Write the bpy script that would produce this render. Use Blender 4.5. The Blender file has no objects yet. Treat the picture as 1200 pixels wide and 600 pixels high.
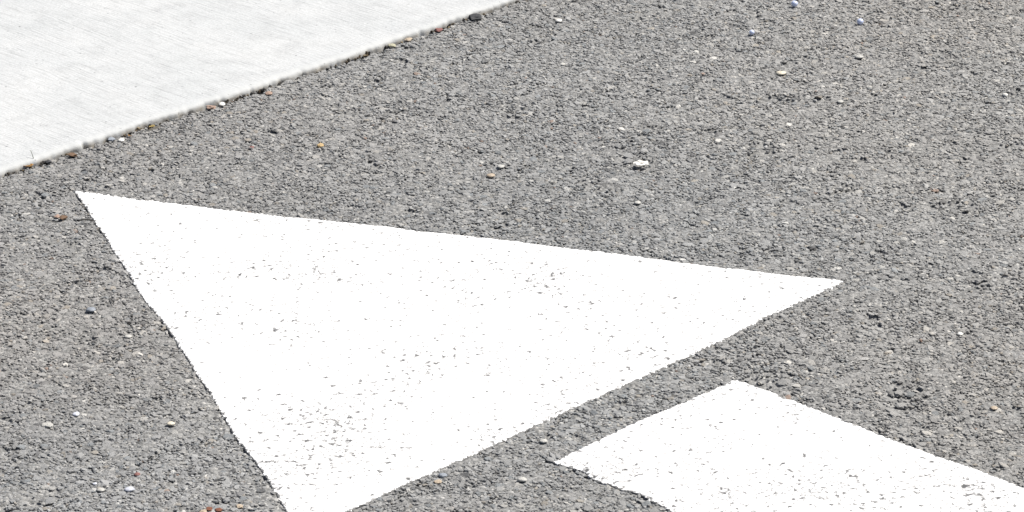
import bpy, bmesh, math, random
import numpy as np
from mathutils import Vector, Matrix, noise as mnoise

R = math.radians
scene = bpy.context.scene
C = scene.collection
rng = np.random.default_rng(7)
random.seed(7)

# ------------------------------------------------------------------ camera
CAM_H, F_PX, PITCH = 1.5, 4181.0, R(23.0)
cam_data = bpy.data.cameras.new('camera')
cam_data.sensor_width = 36.0
cam_data.lens = F_PX / 1200.0 * 36.0
cam_data.clip_start = 0.05
cam_data.clip_end = 2000.0
cam = bpy.data.objects.new('camera', cam_data)
C.objects.link(cam)
cam.location = (0, 0, CAM_H)
cam.rotation_euler = (math.pi / 2 - PITCH, 0, 0)
scene.camera = cam

# ------------------------------------------------------------------ light
SUN_AZ, SUN_EL = R(24.0), R(57.0)          # azimuth from +X towards +Y
sdir = Vector((math.cos(SUN_EL) * math.cos(SUN_AZ), math.cos(SUN_EL) * math.sin(SUN_AZ), math.sin(SUN_EL)))
world = bpy.data.worlds.new('World')
scene.world = world
world.use_nodes = True
wn = world.node_tree
sky = wn.nodes.new('ShaderNodeTexSky')
sky.sky_type = 'NISHITA'
sky.sun_disc = False
sky.dust_density = 4.0
sky.air_density = 0.8
sky.sun_elevation = SUN_EL
sky.sun_rotation = math.atan2(sdir.x, sdir.y)
wn.links.new(sky.outputs[0], wn.nodes['Background'].inputs[0])
wn.nodes['Background'].inputs[1].default_value = 0.07
sl = bpy.data.lights.new('sun', 'SUN')
sl.energy = 4.2
sl.angle = R(0.53)
sl.color = (1.0, 0.965, 0.91)
sun = bpy.data.objects.new('sun', sl)
C.objects.link(sun)
sun.rotation_euler = sdir.to_track_quat('Z', 'Y').to_euler()
sun.location = sdir * 10

vs = scene.view_settings
vs.view_transform = 'Standard'
vs.look = 'None'
vs.exposure = 0.78
vs.gamma = 1.0
vs.use_curve_mapping = False


def ground(px, py, z=0.0):
    """photo pixel -> point on the level z"""
    cp, sp = math.cos(PITCH), math.sin(PITCH)
    a, b = (px - 600) / F_PX, (300 - py) / F_PX
    d = Vector((a, cp + b * sp, -sp + b * cp))
    t = (z - CAM_H) / d.z
    return Vector((d.x * t, d.y * t, z))


# ------------------------------------------------------------------ layout
tip, cor_b, cor_c = ground(86, 221.5), ground(995, 331), ground(353, 625)
sh_p, sh_q = ground(648, 540.5), ground(862, 443.5)
U = ((cor_b + cor_c) / 2 - tip).to_2d().normalized()        # along the arrow
N = Vector((-U.y, U.x))                                     # along the slab edge
E0, E1 = ground(0, 202.3, 0.004), ground(605, 0, 0.004)
ED = (E1 - E0).to_2d().normalized()                         # slab edge direction
EN = Vector((ED.y, -ED.x))                                  # from slab to the road
if EN.dot(U) < 0:
    EN = -EN
SLAB_TOP = 0.0066
ARROW_HEAD = [tip.to_2d(), cor_c.to_2d(), cor_b.to_2d()]
SHAFT = [sh_q.to_2d(), sh_p.to_2d(), sh_p.to_2d() + U * 1.15, sh_q.to_2d() + U * 1.15]


# ------------------------------------------------------------------ helpers
def field(n, m, cell, sigma, seed):
    """smooth random field (unit variance, periodic) sampled on n x m cells"""
    r = np.random.default_rng(seed)
    a = r.standard_normal((n, m))
    fx = np.fft.fftfreq(n, cell)[:, None]
    fy = np.fft.rfftfreq(m, cell)[None, :]
    k = np.exp(-2 * (math.pi * sigma) ** 2 * (fx * fx + fy * fy))
    b = np.fft.irfft2(np.fft.rfft2(a) * k, s=(n, m))
    return (b - b.mean()) / b.std()


FX0, FY0, FC, FNX, FNY = -1.6, 2.1, 0.003, 1200, 1100
_fcache = {}


def fsample(x, y, sigma, seed):
    key = (sigma, seed)
    if key not in _fcache:
        _fcache[key] = field(FNX, FNY, FC, sigma, seed)
    f = _fcache[key]
    gx, gy = (x - FX0) / FC, (y - FY0) / FC
    ix, iy = np.floor(gx).astype(int), np.floor(gy).astype(int)
    tx, ty = gx - ix, gy - iy
    ix0, iy0 = ix % FNX, iy % FNY
    ix1, iy1 = (ix + 1) % FNX, (iy + 1) % FNY
    return (f[ix0, iy0] * (1 - tx) * (1 - ty) + f[ix1, iy0] * tx * (1 - ty)
            + f[ix0, iy1] * (1 - tx) * ty + f[ix1, iy1] * tx * ty)


def slab_dist(x, y):
    """signed distance to the slab edge, positive on the road"""
    return (x - E0.x) * EN.x + (y - E0.y) * EN.y


def edge_along(x, y):
    return (x - E0.x) * ED.x + (y - E0.y) * ED.y


_wob = {}


def edge_wobble(s):
    """ragged line of the slab edge as a function of the way along it"""
    s = np.asarray(s, float)
    out = np.zeros_like(s)
    for amp, wl, ph in ((0.0022, 0.43, .4), (0.0011, 0.137, 2.2), (0.0006, 0.049, 1.1), (0.0005, 0.021, .3), (0.0004, 0.0093, 4.)):
        out += amp * np.sin(2 * math.pi * s / wl + ph + 1.7 * np.sin(s / wl * 1.9 + ph))
    return out


def poly_sd(x, y, poly):
    """signed distance (convex polygon, negative inside) and outward normal"""
    best = np.full(x.shape, -1e9)
    nx, ny = np.zeros_like(x), np.zeros_like(x)
    cx = sum(p.x for p in poly) / len(poly)
    cy = sum(p.y for p in poly) / len(poly)
    for i, p in enumerate(poly):
        q = poly[(i + 1) % len(poly)]
        d = (q - p).normalized()
        n = Vector((d.y, -d.x))
        if n.x * (cx - p.x) + n.y * (cy - p.y) > 0:
            n = -n
        s = (x - p.x) * n.x + (y - p.y) * n.y
        m = s > best
        best = np.where(m, s, best)
        nx = np.where(m, n.x, nx)
        ny = np.where(m, n.y, ny)
    return best, nx, ny


def mesh_from(name, verts, faces, mat, smooth=False):
    me = bpy.data.meshes.new(name)
    me.from_pydata(verts, [], faces)
    me.materials.append(mat)
    if smooth:
        me.polygons.foreach_set('use_smooth', np.ones(len(me.polygons), bool))
    me.update()
    return me


def grid_mesh(name, X, Y, Z, keep, mat, smooth=True):
    """quads of a tensor grid; keep = boolean array over cells"""
    n, m = X.shape
    idx = np.arange(n * m).reshape(n, m)
    q = np.stack([idx[:-1, :-1], idx[1:, :-1], idx[1:, 1:], idx[:-1, 1:]], -1)[keep]
    used = np.unique(q)
    remap = np.full(n * m, -1)
    remap[used] = np.arange(len(used))
    q = remap[q]
    co = np.stack([X.ravel(), Y.ravel(), Z.ravel()], -1)[used]
    me = bpy.data.meshes.new(name)
    me.vertices.add(len(co))
    me.vertices.foreach_set('co', co.astype(np.float32).ravel())
    me.loops.add(q.size)
    me.loops.foreach_set('vertex_index', q.astype(np.int32).ravel())
    me.polygons.add(len(q))
    me.polygons.foreach_set('loop_start', np.arange(0, q.size, 4, dtype=np.int32))
    me.polygons.foreach_set('use_smooth', np.full(len(q), smooth))
    me.materials.append(mat)
    me.update(calc_edges=True)
    me.validate()
    return me


def obj(name, me, parent=None, label=None, cat=None, group=None, kind=None):
    o = bpy.data.objects.new(name, me)
    C.objects.link(o)
    if parent:
        o.parent = parent
    if label:
        o['label'] = label
    if cat:
        o['category'] = cat
    if group:
        o['group'] = group
    if kind:
        o['kind'] = kind
    return o


# ------------------------------------------------------------------ materials
class NT:
    def __init__(s, name):
        s.mat = bpy.data.materials.new(name)
        s.mat.use_nodes = True
        s.t = s.mat.node_tree
        s.b = s.t.nodes['Principled BSDF']
        s.tc = s.t.nodes.new('ShaderNodeTexCoord').outputs['Object']

    def n(s, typ, ins=None, **kw):
        nd = s.t.nodes.new(typ)
        for k, v in kw.items():
            setattr(nd, k, v)
        for k, v in (ins or {}).items():
            s.put(nd.inputs[k], v)
        return nd

    def put(s, sock, v):
        if isinstance(v, bpy.types.NodeSocket):
            s.t.links.new(v, sock)
        else:
            sock.default_value = v

    def noise(s, scale, detail=2.0, rough=0.5, vec=None, out=0, dist=0.0):
        return s.n('ShaderNodeTexNoise', {'Vector': vec or s.tc, 'Scale': scale, 'Detail': detail, 'Roughness': rough, 'Distortion': dist}).outputs[out]

    def ramp(s, fac, stops, interp='LINEAR'):
        nd = s.n('ShaderNodeValToRGB', {'Fac': fac})
        nd.color_ramp.interpolation = interp
        e = nd.color_ramp.elements
        while len(e) < len(stops):
            e.new(0.5)
        for el, (p, c) in zip(e, stops):
            el.position = p
            el.color = (*c, 1) if isinstance(c, tuple) else (c, c, c, 1)
        return nd.outputs[0]

    def math(s, op, a, b=0.0):
        return s.n('ShaderNodeMath', {0: a, 1: b}, operation=op).outputs[0]

    def mix(s, fac, a, b, mode='MIX'):
        nd = s.n('ShaderNodeMix', data_type='RGBA', blend_type=mode)
        s.put(nd.inputs[0], fac)
        for i, v in ((6, a), (7, b)):
            s.put(nd.inputs[i], (*v, 1) if isinstance(v, tuple) and len(v) == 3 else v)
        return nd.outputs[2]

    def bump(s, height, strength, dist, normal=None):
        ins = {'Height': height, 'Strength': strength, 'Distance': dist}
        if normal:
            ins['Normal'] = normal
        return s.n('ShaderNodeBump', ins).outputs[0]

    def done(s, col, rough=0.85, normal=None, spec=0.3):
        s.put(s.b.inputs['Base Color'], (*col, 1) if isinstance(col, tuple) else col)
        s.put(s.b.inputs['Roughness'], rough)
        s.b.inputs['Specular IOR Level'].default_value = spec
        if normal:
            s.put(s.b.inputs['Normal'], normal)
        return s.mat


def mat_asphalt():
    m = NT('asphalt')
    v = m.n('ShaderNodeTexVoronoi', {'Vector': m.tc, 'Scale': 330.0, 'Randomness': 1.0})
    v2 = m.n('ShaderNodeTexVoronoi', {'Vector': m.tc, 'Scale': 140.0, 'Randomness': 1.0})
    sep = m.n('ShaderNodeSeparateColor', {0: v.outputs['Color']})
    grain = m.ramp(sep.outputs[0], [(0.0, (.105, .106, .104)), (.45, (.165, .166, .163)), (.8, (.21, .211, .207)), (.97, (.27, .27, .263)), (1.0, (.38, .375, .36))])
    big = m.noise(3.0, 3.0)
    col = m.mix(m.ramp(big, [(.3, 0.0), (.7, 1.0)]), grain, m.mix(1.0, grain, (1.02, 1.01, .985), 'MULTIPLY'))
    h = m.math('ADD', m.math('MULTIPLY', v.outputs['Distance'], -.5), m.math('MULTIPLY', v2.outputs['Distance'], -1.0))
    nrm = m.bump(h, 0.8, 0.003)
    return m.done(col, .9, nrm, .25)


def mat_stone():
    m = NT('aggregate_stone')
    a = m.n('ShaderNodeAttribute', attribute_name='tint', attribute_type='INSTANCER')
    f = m.noise(420.0, 3.0, .65)
    col = m.mix(1.0, a.outputs['Color'], m.ramp(f, [(.28, .58), (.5, 1.0), (.72, 1.45)]), 'MULTIPLY')
    nrm = m.bump(m.noise(600.0, 3.0, .7), .5, .0012)
    return m.done(col, .82, nrm, .3)


def mat_concrete():
    m = NT('brushed_concrete')
    mp = m.n('ShaderNodeMapping', {'Vector': m.tc})
    ang = math.atan2(EN.y, EN.x)
    mp.vector_type = 'TEXTURE'
    mp.inputs['Rotation'].default_value = (0, 0, ang)
    # after this X runs across the edge (broom strokes), Y along it
    def st(sx, sy):
        return m.n('ShaderNodeVectorMath', {0: mp.outputs[0], 1: (sx, sy, 1.0)}, operation='MULTIPLY').outputs[0]
    warp = m.n('ShaderNodeVectorMath', {0: st(16.0, 300.0), 1: m.n('ShaderNodeVectorMath', {0: m.noise(5.0, 2.0, out=1), 1: (0.0, 5.0, 0.0)}, operation='MULTIPLY').outputs[0]}, operation='ADD').outputs[0]
    stroke = m.noise(1.0, 3.0, .6, vec=warp)
    stroke2 = m.noise(1.0, 2.0, .6, vec=st(22.0, 140.0))
    blotch = m.noise(9.0, 4.0, .6)
    att = m.n('ShaderNodeAttribute', attribute_name='margin', attribute_type='GEOMETRY').outputs['Fac']
    base = m.ramp(blotch, [(.25, (.343, .356, .359)), (.5, (.371, .382, .384)), (.78, (.399, .407, .406))])
    fl = m.ramp(stroke, [(.30, .80), (.44, .98), (.7, 1.03)])
    fl2 = m.ramp(stroke2, [(.28, .90), (.42, 1.0), (.75, 1.01)])
    fl = m.mix(1.0, fl, fl2, 'MULTIPLY')
    mott = m.ramp(m.noise(34.0, 4.0, .65), [(.34, .925), (.5, 1.0), (.7, 1.03)])
    fl = m.mix(1.0, fl, mott, 'MULTIPLY')
    grainy = m.ramp(m.noise(330.0, 3.0, .7), [(.32, .86), (.5, 1.0), (.7, 1.09)])
    fl = m.mix(1.0, fl, grainy, 'MULTIPLY')
    fl = m.mix(att, fl, (1.0, 1.0, .99))
    col = m.mix(1.0, base, fl, 'MULTIPLY')
    pit = m.ramp(m.noise(160.0, 2.0, .5), [(.26, .55), (.31, 1.0)])
    col = m.mix(1.0, col, pit, 'MULTIPLY')
    dirt = m.n('ShaderNodeAttribute', attribute_name='dirt', attribute_type='GEOMETRY').outputs['Fac']
    dm = m.math('MULTIPLY', dirt, m.ramp(m.noise(70.0, 3.0, .6), [(.35, .15), (.62, 1.0)]))
    col = m.mix(dm, col, (.23, .19, .13))
    inv = m.math('SUBTRACT', 1.0, att)
    h = m.math('ADD', m.math('MULTIPLY', m.math('MULTIPLY', stroke, inv), 1.0), m.math('MULTIPLY', m.noise(500.0, 2.0), .35))
    nrm = m.bump(h, .45, .0016)
    return m.done(col, .88, nrm, .25)


def mat_paint():
    m = NT('road_paint')
    w = m.n('ShaderNodeAttribute', attribute_name='wear', attribute_type='GEOMETRY').outputs['Fac']
    edge = m.n('ShaderNodeAttribute', attribute_name='rim', attribute_type='GEOMETRY').outputs['Fac']
    # holes left where the paint never reached the pits between the stones
    mp = m.n('ShaderNodeVectorMath', {0: m.tc, 1: (1.0, 1.0, 0.0)}, operation='MULTIPLY').outputs[0]
    n1 = m.noise(150.0, 2.5, .6, vec=mp)
    thr = m.math('ADD', n1, m.math('MULTIPLY', w, .026))
    hole = m.ramp(thr, [(.548, 0.0), (.69, 1.0)])
    n2 = m.noise(320.0, 2.0, .6, vec=mp)
    fine = m.ramp(m.math('ADD', n2, m.math('MULTIPLY', w, .026)), [(.548, 0.0), (.68, .9)])
    n3 = m.noise(210.0, 3.0, .6, vec=mp)
    rim = m.ramp(m.math('ADD', m.math('MULTIPLY', edge, .55), n3), [(.92, 0.0), (.98, 1.0)])
    k = m.math('MAXIMUM', m.math('MAXIMUM', hole, fine), rim)
    under = m.ramp(n2, [(.3, (.055, .056, .056)), (.55, (.12, .121, .12)), (.75, (.2, .2, .198))])
    tone = m.ramp(m.noise(40.0, 3.0, .6), [(.3, (.76, .76, .75)), (.7, (.82, .82, .81))])
    col = m.mix(k, tone, under)
    h = m.math('SUBTRACT', m.noise(260.0, 2.0), m.math('MULTIPLY', k, .6))
    nrm = m.bump(h, .35, .0014)
    return m.done(col, .6, nrm, .35)


def mat_pebble(name, c, rough=.8, var=.35, scale=350.0, spec=.35):
    m = NT(name)
    f = m.noise(scale, 3.0, .65)
    col = m.mix(1.0, (*c, 1.0), m.ramp(f, [(.25, 1 - var), (.5, 1.0), (.8, 1 + var * .6)]), 'MULTIPLY')
    nrm = m.bump(m.noise(scale * 2, 3.0, .6), .4, .001)
    return m.done(col, rough, nrm, spec)


M_ASPH, M_STONE, M_CONC, M_PAINT = mat_asphalt(), mat_stone(), mat_concrete(), mat_paint()


# ------------------------------------------------------------------ asphalt base sheet
def axis(lo, hi, step, far_lo, far_hi):
    core = list(np.arange(lo, hi + step / 2, step))
    out, d, x = [], step * 1.6, core[-1]
    while x < far_hi:
        x += d
        d *= 1.6
        out.append(x)
    pre, d, x = [], step * 1.6, core[0]
    while x > far_lo:
        x -= d
        d *= 1.6
        pre.append(x)
    return np.array(pre[::-1] + core + out)


def rut(x, y):
    """gentle unevenness shared by everything that lies on the road"""
    return 0.0009 * fsample(x, y, 0.05, 31)


ax = axis(-0.95, 0.95, 0.004, -300, 300)
ay = axis(2.55, 4.75, 0.004, -300, 900)
X, Y = np.meshgrid(ax, ay, indexing='ij')
core_w = np.clip((1.6 - np.abs(X)) / .6, 0, 1) * np.clip((Y - 2.1) / .4, 0, 1) * np.clip((5.2 - Y) / .4, 0, 1)
Z = -0.0014 + core_w * (0.0006 * fsample(X, Y, 0.0035, 1) + 0.0002 * fsample(X, Y, 0.012, 2) + rut(X, Y))
ravel = fsample(X, Y, 0.016, 3)
Z -= core_w * 0.0022 * np.clip((ravel - 1.55) / .8, 0, 1)
Z -= core_w * 0.0022 * np.clip((fsample(X, Y, 0.005, 5) - 1.6) / .6, 0, 1)
sd = slab_dist(X, Y) - edge_wobble(edge_along(X, Y))
Z -= 0.007 * np.clip((0.008 - sd) / 0.006, 0, 1)                 # open joint beside the slab
Z = np.where(sd < -0.012, -0.03, Z)
for poly in (ARROW_HEAD, SHAFT):
    ps, _, _ = poly_sd(X, Y, poly)
    Z = np.where(ps < -0.006, np.minimum(Z, -0.0045), Z)
road = obj('road', grid_mesh('road', X, Y, Z, np.ones((len(ax) - 1, len(ay) - 1), bool), M_ASPH), kind='structure')
road['label'] = 'worn grey asphalt road surface around the white arrow'


# ------------------------------------------------------------------ aggregate set in the asphalt (geometry nodes)
def stone_points(pitch, rmin, rmax, power, x0, x1, y0, y1, seed, drop):
    r = np.random.default_rng(seed)
    gx, gy = np.meshgrid(np.arange(x0, x1, pitch), np.arange(y0, y1, pitch * .87), indexing='ij')
    gx = gx + (np.arange(gx.shape[1]) % 2)[None, :] * pitch / 2
    x = (gx + r.uniform(-.42, .42, gx.shape) * pitch).ravel()
    y = (gy + r.uniform(-.42, .42, gx.shape) * pitch).ravel()
    rad = rmin + (rmax - rmin) * r.random(len(x)) ** power
    ok = slab_dist(x, y) - edge_wobble(edge_along(x, y)) > 0.0022 + rad * .55
    for poly in (ARROW_HEAD, SHAFT):
        s, _, _ = poly_sd(x, y, poly)
        s = s + PAINT_EDGE(x, y) + (shaft_wave(x, y) if poly is SHAFT else 0)
        ok &= s > rad * .1
    rv = fsample(x, y, 0.016, 3)
    ok &= ~((rv > 1.6) & (r.random(len(x)) < drop))
    ok &= fsample(x, y, 0.005, 5) < 1.85
    return x[ok], y[ok], rad[ok], r


def shaft_wave(x, y):
    """the stencil slipped a little along the near side of the shaft"""
    a = (x - sh_p.x) * U.x + (y - sh_p.y) * U.y
    b = ((x - sh_p.x) * N.x + (y - sh_p.y) * N.y)
    near = np.clip(1 - np.abs(b) / .05, 0, 1)
    g_ = ground(917, 468)
    bite = .005 * np.exp(-(((x - g_.x) / .006) ** 2 + ((y - g_.y) / .010) ** 2))
    return bite + near * (.0026 * np.sin(a / .085 * 2 * math.pi) + .0008 * np.sin(a / .034 * 2 * math.pi + 1)) * np.clip(a / .03, 0, 1)


def PAINT_EDGE(x, y):
    return 0.0004 * fsample(x, y, 0.0035, 41) + 0.0007 * fsample(x, y, 0.016, 42) + 0.0006 * fsample(x, y, 0.06, 43)


def tints(n, r, x, y, mu, sdv):
    g = np.clip(r.normal(mu, sdv, n), .06, .34)
    t = np.stack([g * .995, g * 1.0, g * .985], -1)
    k = r.random(n)
    def setc(mask, c, s=.2):
        mm = int(mask.sum())
        t[mask] = np.array(c)[None, :] * (1 + r.normal(0, s, (mm, 1)))
    setc(k < .10, (.29, .285, .27), .12)
    setc((k >= .06) & (k < .069), (.38, .375, .355), .12)
    setc((k >= .075) & (k < .095), (.235, .22, .195), .1)
    setc((k >= .105) & (k < .165), (.17, .18, .185), .1)
    setc((k >= .165) & (k < .167), (.20, .155, .13))
    setc((k >= .17) & (k < .20), (.11, .11, .11))
    w = fsample(x, y, 0.10, 77)[:, None]
    t *= 1 + .03 * w
    t *= 1 + .010 * fsample(x, y, 0.14, 78)[:, None] * np.array([[1.0, 0.0, -1.0]])
    warm = np.clip((x + .5) / 1.2, 0, 1)[:, None]            # lighter and slightly warmer towards +X
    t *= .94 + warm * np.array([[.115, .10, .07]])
    return np.clip(t, .03, .6)


def aggregate(name, sets, subdiv, label, soil=False):
    P, S, Ro, T, I = [], [], [], [], []
    for (pitch, rmin, rmax, power, box, seed, drop, top_mu, top_sd, flat, mu, tsd) in sets:
        x, y, rad, r = stone_points(pitch, rmin, rmax, power, *box, seed, drop)
        n = len(x)
        top = top_mu + top_sd * r.standard_normal(n) + rut(x, y)
        hz = rad * r.uniform(flat * .8, flat * 1.25, n)
        top = np.minimum(top, 0.0042)
        z = top - hz * .62
        P.append(np.stack([x, y, z], -1))
        S.append(np.stack([rad * r.uniform(.8, 1.3, n), rad * r.uniform(.75, 1.1, n), hz], -1))
        Ro.append(np.stack([r.normal(0, .16, n), r.normal(0, .16, n), r.uniform(0, 6.283, n)], -1))
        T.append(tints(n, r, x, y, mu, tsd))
        I.append(r.integers(0, 10, n))
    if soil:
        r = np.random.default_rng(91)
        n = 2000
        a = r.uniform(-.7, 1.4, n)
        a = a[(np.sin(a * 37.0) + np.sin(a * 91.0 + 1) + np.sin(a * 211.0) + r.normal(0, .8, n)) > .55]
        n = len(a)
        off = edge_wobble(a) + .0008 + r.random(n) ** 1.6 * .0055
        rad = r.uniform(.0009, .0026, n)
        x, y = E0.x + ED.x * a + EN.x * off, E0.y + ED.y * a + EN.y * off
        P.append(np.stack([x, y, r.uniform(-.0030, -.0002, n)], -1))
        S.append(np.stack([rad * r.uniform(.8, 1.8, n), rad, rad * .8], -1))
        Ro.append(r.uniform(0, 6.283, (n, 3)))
        base = np.array([(.022, .020, .018), (.03, .024, .016), (.045, .045, .045), (.10, .075, .045), (.20, .16, .10), (.2, .2, .2)])  # soil tints; the near-black ones also paint shade into the sunlit joint
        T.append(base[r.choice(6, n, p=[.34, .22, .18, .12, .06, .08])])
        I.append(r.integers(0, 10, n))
    P, S, Ro, T, I = (np.concatenate(a) for a in (P, S, Ro, T, I))
    n = len(P)
    me = bpy.data.meshes.new(name)
    me.vertices.add(n)
    me.vertices.foreach_set('co', P.astype(np.float32).ravel())
    for an, typ, data in (('rot', 'FLOAT_VECTOR', Ro), ('scl', 'FLOAT_VECTOR', S)):
        a = me.attributes.new(an, typ, 'POINT')
        a.data.foreach_set('vector', data.astype(np.float32).ravel())
    a = me.attributes.new('tint', 'FLOAT_COLOR', 'POINT')
    a.data.foreach_set('color', np.concatenate([T, np.ones((n, 1))], 1).astype(np.float32).ravel())
    a = me.attributes.new('pick', 'INT', 'POINT')
    a.data.foreach_set('value', I.astype(np.int32))
    me.materials.append(M_STONE)
    o = obj(name, me, kind='stuff', label=label, cat='soil' if soil else 'aggregate')
    ng = bpy.data.node_groups.new(name + '_nodes', 'GeometryNodeTree')
    ng.interface.new_socket('Geometry', in_out='INPUT', socket_type='NodeSocketGeometry')
    ng.interface.new_socket('Geometry', in_out='OUTPUT', socket_type='NodeSocketGeometry')
    nd, lk = ng.nodes, ng.links
    gi, go = nd.new('NodeGroupInput'), nd.new('NodeGroupOutput')
    g2i = nd.new('GeometryNodeGeometryToInstance')
    for k in range(10):
        ico = nd.new('GeometryNodeMeshIcoSphere')
        ico.inputs['Radius'].default_value = 1.0
        ico.inputs['Subdivisions'].default_value = subdiv
        nz = nd.new('ShaderNodeTexNoise')
        nz.noise_dimensions = '4D'
        nz.inputs['W'].default_value = 3.7 * k + 1.3
        nz.inputs['Scale'].default_value = 1.05
        nz.inputs['Detail'].default_value = 1.5
        sub = nd.new('ShaderNodeVectorMath')
        sub.operation = 'SUBTRACT'
        sub.inputs[1].default_value = (.5, .5, .5)
        lk.new(nz.outputs['Color'], sub.inputs[0])
        sc = nd.new('ShaderNodeVectorMath')
        sc.operation = 'SCALE'
        sc.inputs['Scale'].default_value = 1.9
        lk.new(sub.outputs[0], sc.inputs[0])
        sp = nd.new('GeometryNodeSetPosition')
        lk.new(ico.outputs[0], sp.inputs['Geometry'])
        lk.new(sc.outputs[0], sp.inputs['Offset'])
        # worn flat on top
        pos = nd.new('GeometryNodeInputPosition')
        mn = nd.new('ShaderNodeVectorMath')
        mn.operation = 'MINIMUM'
        mn.inputs[1].default_value = (9, 9, .62)
        lk.new(pos.outputs[0], mn.inputs[0])
        sp2 = nd.new('GeometryNodeSetPosition')
        lk.new(sp.outputs[0], sp2.inputs['Geometry'])
        lk.new(mn.outputs[0], sp2.inputs['Position'])
        sm = nd.new('GeometryNodeSetMaterial')
        sm.inputs['Material'].default_value = M_STONE
        lk.new(sp2.outputs[0], sm.inputs['Geometry'])
        lk.new(sm.outputs[0], g2i.inputs[0])
    iop = nd.new('GeometryNodeInstanceOnPoints')
    iop.inputs['Pick Instance'].default_value = True

    def named(an, typ):
        q = nd.new('GeometryNodeInputNamedAttribute')
        q.data_type = typ
        q.inputs['Name'].default_value = an
        return q.outputs[0]
    lk.new(gi.outputs[0], iop.inputs['Points'])
    lk.new(g2i.outputs[0], iop.inputs['Instance'])
    lk.new(named('pick', 'INT'), iop.inputs['Instance Index'])
    e2r = nd.new('FunctionNodeEulerToRotation')
    lk.new(named('rot', 'FLOAT_VECTOR'), e2r.inputs[0])
    lk.new(e2r.outputs[0], iop.inputs['Rotation'])
    lk.new(named('scl', 'FLOAT_VECTOR'), iop.inputs['Scale'])
    lk.new(iop.outputs[0], go.inputs[0])
    md = o.modifiers.new('aggregate', 'NODES')
    md.node_group = ng
    print(name, n, 'stones')
    return o


BOX_C = (-1.25, 1.35, 2.35, 4.95)
BOX_F = (-1.0, 1.0, 2.6, 4.7)
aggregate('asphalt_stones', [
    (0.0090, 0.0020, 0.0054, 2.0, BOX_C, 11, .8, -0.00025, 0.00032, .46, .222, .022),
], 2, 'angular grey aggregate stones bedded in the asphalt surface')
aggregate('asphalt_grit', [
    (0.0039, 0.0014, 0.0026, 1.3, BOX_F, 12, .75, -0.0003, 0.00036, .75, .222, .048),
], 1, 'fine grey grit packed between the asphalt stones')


aggregate('joint_soil_shade', [], 1, 'dark soil crumbs, also standing in for shade, in the joint along the concrete edge', True)


# ------------------------------------------------------------------ concrete slab
def make_slab():
    L0, L1 = -1.6, 2.6
    s = np.concatenate([np.array([-300, -80, -25, -8, -3, -1.5]), np.arange(-0.75, 1.45, 0.003), np.array([2, 4, 9, 25, 80, 300])])
    wob = edge_wobble(s)
    cut = np.clip((1.6 - np.abs(s - .35)) / .4, 0, 1)
    wob *= cut
    # small chips broken out of the arris
    chips = np.zeros_like(s)
    r = np.random.default_rng(5)
    for c0 in [(x_ * 1.0) for x_ in r.uniform(-.7, 1.4, 22)]:
        w_, d_ = r.uniform(.0015, .006), r.uniform(.0006, .0020)
        chips += d_ * np.exp(-((s - c0) / w_) ** 4)
    prof = [(0.0, -0.06, 0, 1), (0.0, 0.0005, .7, .55), (-.0004, .0030, 1, .2), (-.0015, .0047, 1, .04), (-.0036, .0060, 1, 0),
            (-.0066, SLAB_TOP - .0002, .8, 0), (-.0095, SLAB_TOP, .4, 0), (-.0130, SLAB_TOP, 0, 0), (-.10, SLAB_TOP, 0, 0),
            (-.4, SLAB_TOP, 0, 0), (-1.2, SLAB_TOP, 0, 0), (-1.2, -0.06, 0, 0)]
    n, m = len(s), len(prof)
    Xs, Ys, Zs = np.zeros((n, m)), np.zeros((n, m)), np.zeros((n, m))
    mar, dirt = np.zeros((n, m)), np.zeros((n, m))
    jit = r.standard_normal((n, m)) * .00035
    for j, (d, z, mg, dt) in enumerate(prof):
        fade = max(0.0, 1 + d / .03)
        off = d + wob * fade - chips * max(0.0, 1 + d / .012) + (jit[:, j] * cut if 0 < j < 6 else 0)
        Xs[:, j] = E0.x + ED.x * s + EN.x * off
        Ys[:, j] = E0.y + ED.y * s + EN.y * off
        Zs[:, j] = z - (chips * .35 if 1 < j < 6 else 0)
        mar[:, j], dirt[:, j] = mg, dt
    me = grid_mesh('sidewalk', Xs, Ys, Zs, np.ones((n - 1, m - 1), bool), M_CONC)
    for nm, a in (('margin', mar), ('dirt', dirt)):
        at = me.attributes.new(nm, 'FLOAT', 'POINT')
        at.data.foreach_set('value', a.ravel().astype(np.float32))
    # outward normals
    bm = bmesh.new()
    bm.from_mesh(me)
    bmesh.ops.recalc_face_normals(bm, faces=bm.faces)
    up = max(bm.faces, key=lambda f: f.calc_area())
    if up.normal.z < 0:
        bmesh.ops.reverse_faces(bm, faces=bm.faces)
    bm.to_mesh(me)
    bm.free()
    o = obj('sidewalk', me, kind='structure')
    o['label'] = 'pale broom-finished concrete slab with a rounded edge beside the asphalt'
    return o


slab = make_slab()


# ------------------------------------------------------------------ painted arrow
arrow = bpy.data.objects.new('painted_arrow', None)
C.objects.link(arrow)
arrow.empty_display_size = .1
arrow.location = (tip.x, tip.y, 0)
arrow['label'] = 'worn white painted arrow marking on the grey asphalt, triangular head and separate shaft'
arrow['category'] = 'road marking'


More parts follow.
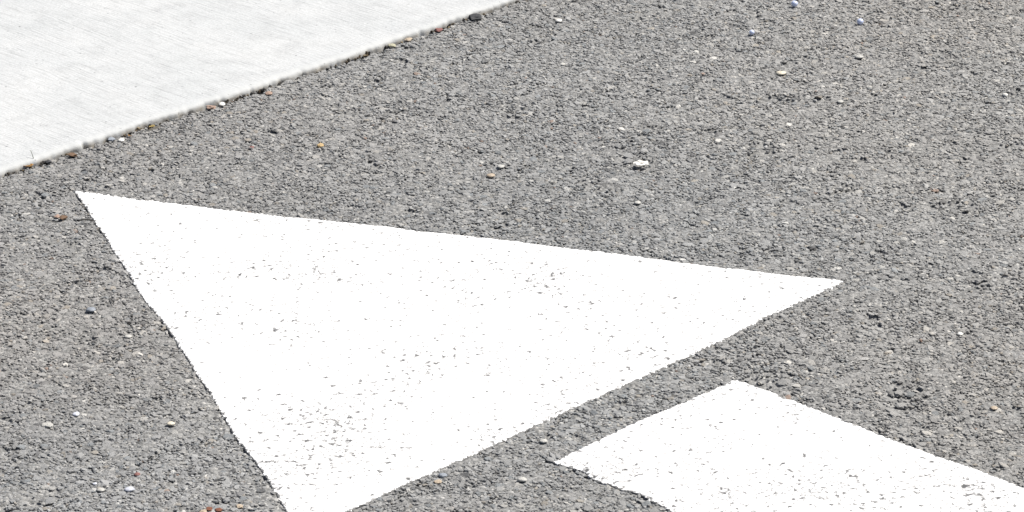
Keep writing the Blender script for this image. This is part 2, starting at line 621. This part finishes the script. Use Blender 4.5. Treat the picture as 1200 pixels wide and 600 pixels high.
# worn patches seen in the paint: photo pixel, spread in pixels, strength
WORN = [(625, 340, 26, 2.2), (318, 390, 14, 2.6), (390, 495, 40, 2.2), (340, 550, 30, 2.0), (760, 312, 30, 1.6), (878, 352, 30, 1.6),
        (560, 358, 16, 2.0), (485, 440, 20, 2.2), (335, 485, 18, 2.0), (560, 440, 24, 1.2), (210, 285, 20, 1.2), (470, 468, 16, 1.6),
        (350, 420, 26, 1.6), (545, 312, 30, .8), (745, 555, 14, 2.6), (800, 556, 16, 2.4), (1003, 560, 14, 2.6), (1030, 537, 10, 2.6),
        (950, 570, 14, 2.0), (1145, 573, 14, 2.4), (840, 510, 20, 1.6), (930, 484, 12, 2.0), (1165, 580, 20, 1.4), (690, 560, 20, 1.2),
        (920, 330, 24, 1.4), (650, 375, 22, 1.4), (320, 330, 24, 1.0), (430, 320, 28, .8)]


def paint_part(name, poly, seed, extra=None):
    st = 0.0018
    xs, ys = [p.x for p in poly], [p.y for p in poly]
    gx = np.arange(min(xs) - .012, max(xs) + .012, st)
    gy = np.arange(min(ys) - .012, max(ys) + .012, st)
    X, Y = np.meshgrid(gx, gy, indexing='ij')
    r = np.random.default_rng(seed)
    sdp, nx, ny = poly_sd(X, Y, poly)
    sdp = sdp + PAINT_EDGE(X, Y)
    if extra is not None:
        sdp = sdp + extra(X, Y)
    ins = sdp < 0
    keep = ins[:-1, :-1] | ins[1:, :-1] | ins[1:, 1:] | ins[:-1, 1:]
    out = sdp > 0
    X2 = np.where(out, X - nx * np.minimum(sdp, .004), X)
    Y2 = np.where(out, Y - ny * np.minimum(sdp, .004), Y)
    wear = fsample(X, Y, 0.028, 61) * .6 + fsample(X, Y, 0.010, 62) * .4
    # the corner under the tyres has lost more paint
    cc = ((X - cor_c.x) ** 2 + (Y - cor_c.y) ** 2) ** .5
    if name == 'arrow_shaft':
        wear = wear + .35
    wear = wear + .6 * np.clip(1 - cc / .30, 0, 1)
    for qx, qy, qs, qa in WORN:
        g_ = ground(qx, qy)
        mp_ = .0010 * qs
        wear = wear + .6 * qa * np.exp(-(((X - g_.x) / mp_) ** 2 + ((Y - g_.y) / (mp_ * 1.3)) ** 2))
    rough = fsample(X, Y, 0.0033, 63)
    Z = 0.0006 + rut(X, Y) + .00045 * rough + .0004 * fsample(X, Y, 0.012, 64)
    Z -= .0012 * np.clip((rough * -1 - 1.9) / .8, 0, 1)
    lap = np.clip(1 + sdp / .006, 0, 1)
    Z = Z * (1 - lap) + (rut(X, Y) - .0001) * lap      # the film thins out towards its edge
    rimv = np.clip((sdp + .008) / .008, 0, 1)
    me = bpy.data.meshes.new(name)
    X3, Y3 = X2 - tip.x, Y2 - tip.y
    me = grid_mesh(name, X3, Y3, Z, keep, M_PAINT)
    idx = np.arange(X.size).reshape(X.shape)
    used = np.unique(np.stack([idx[:-1, :-1], idx[1:, :-1], idx[1:, 1:], idx[:-1, 1:]], -1)[keep])
    for nm, a in (('wear', wear), ('rim', rimv)):
        at = me.attributes.new(nm, 'FLOAT', 'POINT')
        at.data.foreach_set('value', a.ravel()[used].astype(np.float32))
    # the edge of the film turns down into the asphalt
    bm = bmesh.new()
    bm.from_mesh(me)
    ret = bmesh.ops.extrude_edge_only(bm, edges=[e for e in bm.edges if e.is_boundary])
    for v in ret['geom']:
        if isinstance(v, bmesh.types.BMVert):
            v.co.z = -.0024
    bm.to_mesh(me)
    bm.free()
    return obj(name, me, parent=arrow)


paint_part('arrow_head', ARROW_HEAD, 1)
paint_part('arrow_shaft', SHAFT, 2, shaft_wave)


# ------------------------------------------------------------------ loose stones and litter
def rock_mesh(name, w, d, h, mat, seed, jag=.32, sub=2, smooth=True):
    bm = bmesh.new()
    bmesh.ops.create_icosphere(bm, subdivisions=sub, radius=1.0)
    off = Vector((seed * 7.3, seed * 3.1, seed * 1.7))
    for v in bm.verts:
        n0 = v.co.normalized()
        k = 1 + jag * (mnoise.noise(n0 * 1.3 + off) * 1.5) + jag * .4 * mnoise.noise(n0 * 3.2 + off)
        v.co = n0 * k
        v.co.z = min(v.co.z, .8)
    xs = [v.co.x for v in bm.verts]
    ys = [v.co.y for v in bm.verts]
    zs = [v.co.z for v in bm.verts]
    for v in bm.verts:
        v.co.x = ((v.co.x - min(xs)) / (max(xs) - min(xs)) - .5) * w
        v.co.y = ((v.co.y - min(ys)) / (max(ys) - min(ys)) - .5) * d
        v.co.z = (v.co.z - min(zs)) / (max(zs) - min(zs)) * h
    me = bpy.data.meshes.new(name)
    bm.to_mesh(me)
    bm.free()
    me.materials.append(mat)
    me.polygons.foreach_set('use_smooth', np.full(len(me.polygons), smooth))
    return me


_pm = {}


def pm(c, **kw):
    key = (c, tuple(kw.items()))
    if key not in _pm:
        _pm[key] = mat_pebble('pebble_%d' % len(_pm), c, **kw)
    return _pm[key]


WHITE, CREAM, PALE, LAV = (.56, .55, .51), (.50, .46, .37), (.36, .355, .33), (.42, .435, .48)
OCHRE, TAN, RED, ORANGE = (.33, .24, .12), (.32, .265, .20), (.17, .08, .07), (.26, .185, .145)
BROWN, DARK, BLUEGREY, YELLOW = (.12, .075, .045), (.035, .036, .038), (.20, .22, .245), (.30, .29, .21)
RUST = (.13, .05, .028)
# x, y = photo pixels of the middle; w, h = size in photo pixels; tall = height share
PEB = [
    (751, 193, 18, 11, WHITE, 'stone_chip', 'bright white angular stone chip lying alone above the middle of the arrowhead', .8, 'a'),
    (376, 170, 9, 6, OCHRE, 'pebble', 'small ochre pebble on the asphalt above the arrowhead\'s upper edge', .4, 'a'),
    (575, 206, 11, 5, TAN, 'pebble', 'flat tan pebble on the asphalt next to a pale grey one', .3, 's'),
    (587, 195, 9, 5, PALE, 'pebble', 'pale grey pebble just behind the flat tan pebble', .4, 's'),
    (747, 237, 8, 5, PALE, 'pebble', 'small round pale pebble in front of the white angular stone chip', .45, 's'),
    (915, 86, 12, 5, CREAM, 'pebble', 'flat cream pebble on the asphalt below the blue glass beads', .3, 's'),
    (152, 574, 13, 7, LAV, 'pebble', 'smooth pale lavender pebble near the bottom left of the picture', .5, 's'),
    (111, 566, 6, 4, LAV, 'pebble', 'tiny bluish white pebble left of the larger lavender one', .5, 's'),
    (161, 555, 7, 6, RED, 'stone_chip', 'small red chip just behind the smooth lavender pebble', .5, 'a'),
    (612, 562, 12, 7, PALE, 'pebble', 'pale rounded pebble on the asphalt beside the near corner of the shaft', .5, 's'),
    (637, 517, 11, 5, PALE, 'pebble', 'flat pale pebble in the asphalt gap between arrowhead and shaft', .3, 's'),
    (519, 557, 11, 7, BLUEGREY, 'pebble', 'blue grey stone beside the lower edge of the arrowhead', .5, 's'),
    (513, 564, 10, 6, TAN, 'pebble', 'brownish stone touching the blue grey one below the arrowhead', .4, 'a'),
    (545, 17, 15, 9, DARK, 'stone_chip', 'black stone leaning on the concrete edge near the top', .6, 'a'),
    (510, 34, 10, 5, RED, 'stone_chip', 'dark red chip in the joint against the concrete edge', .45, 'a'),
    (247, 126, 12, 5, ORANGE, 'stone_chip', 'orange brown chip in the joint beside a white pebble', .4, 'a'),
    (260, 122, 8, 6, WHITE, 'pebble', 'white pebble in the joint next to the orange brown chip', .5, 's'),
    (315, 109, 9, 5, ORANGE, 'stone_chip', 'pinkish orange chip near the middle of the concrete edge', .4, 'a'),
    (131, 163, 9, 6, BLUEGREY, 'pebble', 'blue grey pebble wedged under a dent in the concrete edge', .5, 'a'),
    (142, 164, 8, 5, WHITE, 'pebble', 'small white pebble beside the blue grey one at the concrete edge', .5, 's'),
    (51, 187, 8, 5, DARK, 'stone_chip', 'dark chip pressed against the concrete edge at the far left', .6, 'a'),
    (85, 182, 12, 6, BROWN, 'soil_crumb', 'brown crumb of soil in the joint at the left of the picture', .5, 'a'),
    (456, 52, 9, 5, YELLOW, 'stone_chip', 'yellowish green chip in the joint below the concrete edge', .45, 'a'),
    (478, 46, 9, 5, TAN, 'stone_chip', 'tan chip in the joint just right of the yellowish one', .4, 'a'),
    (74, 255, 10, 7, BROWN, 'soil_crumb', 'reddish brown crumb on the asphalt left of the arrow tip', .45, 'a'),
    (67, 253, 7, 5, ORANGE, 'stone_chip', 'small orange tan chip touching the reddish brown crumb', .4, 'a'),
    (295, 172, 6, 4, RED, 'stone_chip', 'tiny red chip on the asphalt above the arrow tip', .4, 'a'),
    (1178, 112, 6, 6, WHITE, 'pebble', 'small white pebble near the right border of the picture', .6, 's'),
    (107, 363, 12, 6, BLUEGREY, 'pebble', 'blue grey pebble on the asphalt left of the arrowhead\'s side', .4, 's'),
    (89, 485, 9, 6, LAV, 'pebble', 'pale bluish pebble on the asphalt at the lower left', .4, 's'),
    (200, 496, 10, 5, CREAM, 'pebble', 'flat pale tan pebble at lower left, close to the arrowhead', .3, 's'),
    (1125, 391, 8, 4, WHITE, 'pebble', 'small flat white pebble on the asphalt right of the arrowhead', .4, 's'),
    (1007, 67, 11, 4, PALE, 'pebble', 'flat whitish pebble in front of the rightmost glass bead', .35, 's'),
    (985, 119, 9, 4, PALE, 'pebble', 'pale flat pebble in the upper right part of the asphalt', .35, 's'),
    (655, 24, 8, 5, WHITE, 'pebble', 'small white pebble on the asphalt right of the concrete corner', .4, 's'),
    (659, 75, 7, 4, PALE, 'pebble', 'small pale pebble in front of a white one at top centre', .4, 's'),
    (1079, 400, 4, 6, ORANGE, 'stone_chip', 'tiny orange chip on the asphalt right of the arrowhead', .6, 'a'),
    (245, 596, 8, 6, RUST, 'rust_flake', 'dark rust brown flake at the bottom border, left of its pair', .4, 'a'),
    (256, 597, 9, 6, RUST, 'rust_flake', 'reddish rust flake at the bottom border, nearest the arrowhead', .35, 'a'),
    (238, 599, 9, 5, TAN, 'stone_chip', 'tan chip beside the rust flakes at the bottom border', .35, 'a'),
    (281, 593, 8, 5, TAN, 'stone_chip', 'light tan chip between the rust flakes and the arrowhead', .35, 'a'),
    (55, 499, 14, 6, PALE, 'stone_chip', 'thin pale slab of stone over a dark hollow at lower left', .3, 'a'),
    (118, 574, 10, 5, PALE, 'pebble', 'pale grey pebble left of the smooth lavender pebble', .4, 's'),
    (1165, 478, 9, 5, TAN, 'pebble', 'tan grey pebble by the dark hollows at the right', .4, 's'),
    (150, 394, 9, 5, PALE, 'pebble', 'pale pebble beside the left side of the arrowhead', .4, 's'),
]
MM = 1.0
for i, (px, py, w, h, c, nm, lab, tall, kind) in enumerate(PEB):
    g = ground(px, py, 0.001)
    dist = (g - cam.location).length
    mpp = dist / F_PX
    elev = math.asin((CAM_H - .001) / dist)
    W = w * mpp
    T = h * mpp                                   # image height = depth*sin(elev) + height*cos(elev)
    depth = T * (1 - tall * .6) / math.sin(elev)
    depth = min(depth, W * 1.25)
    Hh = max((T - depth * math.sin(elev)) / math.cos(elev), W * .3)
    mt = pm(c, rough=.55 if kind == 's' else .85)
    me = rock_mesh(nm, W, depth, Hh, mt, i + 1, (.62 if i == 0 else .20 if kind == 's' else .42), 2, kind == 's')
    o = obj(nm, me, label=lab, cat={'pebble': 'pebble', 'stone_chip': 'stone chip', 'soil_crumb': 'soil crumb', 'rust_flake': 'rust flake'}[nm])
    zz = -.0004
    sdv = float(slab_dist(np.array([g.x]), np.array([g.y]))[0])
    sdv -= float(edge_wobble(edge_along(g.x, g.y)))
    push = max(0.0, depth * .42 - sdv) if sdv < .03 else 0.0
    o.location = (g.x + EN.x * push, g.y + EN.y * push, zz)
    o.rotation_euler = (0, 0, random.uniform(-.3, .3))

# glass beads
mb = NT('blue_glass')
mb.b.inputs['Transmission Weight'].default_value = .15
mb.b.inputs['Coat Weight'].default_value = .6
mb.b.inputs['IOR'].default_value = 1.5
M_BEAD = mb.done((.58, .64, .82), .12, None, .6)
for px, py, w, lab in ((931, 6, 8, 'blue glass bead at the top border, middle one of three'),
                       (881, 39, 6.5, 'small clear glass bead, leftmost of the three beads at the top'),
                       (1008, 27, 8, 'pale blue glass bead, rightmost of the three beads at the top')):
    g = ground(px, py, .003)
    mpp = (g - cam.location).length / F_PX
    r = w * mpp / 2
    bm = bmesh.new()
    bmesh.ops.create_uvsphere(bm, u_segments=20, v_segments=12, radius=r)
    for v in bm.verts:
        v.co.z *= .93
    me = bpy.data.meshes.new('glass_bead')
    bm.to_mesh(me)
    bm.free()
    me.materials.append(M_BEAD)
    me.polygons.foreach_set('use_smooth', np.ones(len(me.polygons), bool))
    o = obj('glass_bead', me, label=lab, cat='bead')
    o.location = (g.x, g.y, .0012 + r * .85)


def strip(name, pts, rad, mat, label, cat):
    """a thin bent stalk: tapered square tube"""
    V, Fc = [], []
    for i, p in enumerate(pts):
        t = (pts[min(i + 1, len(pts) - 1)] - pts[max(i - 1, 0)]).normalized()
        a = t.orthogonal().normalized()
        b = t.cross(a)
        k = rad * (1 - .55 * i / (len(pts) - 1))
        for j in range(5):
            an = j * 2 * math.pi / 5
            V.append(p + (a * math.cos(an) + b * math.sin(an)) * k)
    for i in range(len(pts) - 1):
        for j in range(5):
            Fc.append((i * 5 + j, i * 5 + (j + 1) % 5, (i + 1) * 5 + (j + 1) % 5, (i + 1) * 5 + j))
    Fc.append(tuple(range(4, -1, -1)))
    Fc.append(tuple(range((len(pts) - 1) * 5, len(pts) * 5)))
    base = pts[0].copy()
    o = obj(name, mesh_from(name, [v - base for v in V], Fc, mat, True), label=label, cat=cat)
    o.location = base
    return o


tw = [ground(90, 258.5, .002), ground(97, 257.5, .0034), ground(103, 257.2, .0036), ground(110, 258.6, .003)]
strip('twig', tw, .0011, pm((.05, .045, .04)), 'short dark twig on the asphalt just below the arrow tip', 'twig')
g = ground(40, 190, .002)
strip('grass_stalk', [g, g + Vector((-.001, .001, .006)), g + Vector((-.003, .004, .011)), g + Vector((-.005, .006, .0125))], .0005,
      pm((.10, .12, .08)), 'thin dry grass stalk sticking up at the concrete edge, far left', 'grass stalk')


def leaf(px, py, l, w, rot, c, label, curl=.25):
    g = ground(px, py, .003)
    bm = bmesh.new()
    rows = []
    for i in range(7):
        t = i / 6
        hw = w * .5 * math.sin(math.pi * min(max(t * .92 + .05, 0), 1)) ** .7
        row = []
        for j in (-1, 0, 1):
            row.append(bm.verts.new(((t - .5) * l, j * hw, curl * l * ((t - .5) ** 2) * 1.6 + abs(j) * hw * .35 + .0004 * math.sin(9 * t + j))))
        rows.append(row)
    for a, b in zip(rows, rows[1:]):
        for j in range(2):
            bm.faces.new((a[j], b[j], b[j + 1], a[j + 1]))
    geom = bmesh.ops.solidify(bm, geom=bm.faces[:], thickness=.0004)
    me = bpy.data.meshes.new('dry_leaf')
    bm.to_mesh(me)
    bm.free()
    me.materials.append(pm(c))
    o = obj('dry_leaf', me, label=label, cat='leaf')
    o.location = (g.x, g.y, .0015)
    o.rotation_euler = (.15, .1, rot)


leaf(33, 193, .013, .007, .5, (.40, .24, .09), 'curled yellow brown leaf scrap in the joint beside the grass stalk')
leaf(178, 147, .010, .004, .9, (.42, .33, .13), 'yellowish dry leaf scrap lodged under the concrete edge at left')
leaf(152, 158, .008, .004, 2.2, (.33, .2, .09), 'small brown leaf scrap in the joint right of the white pebble')
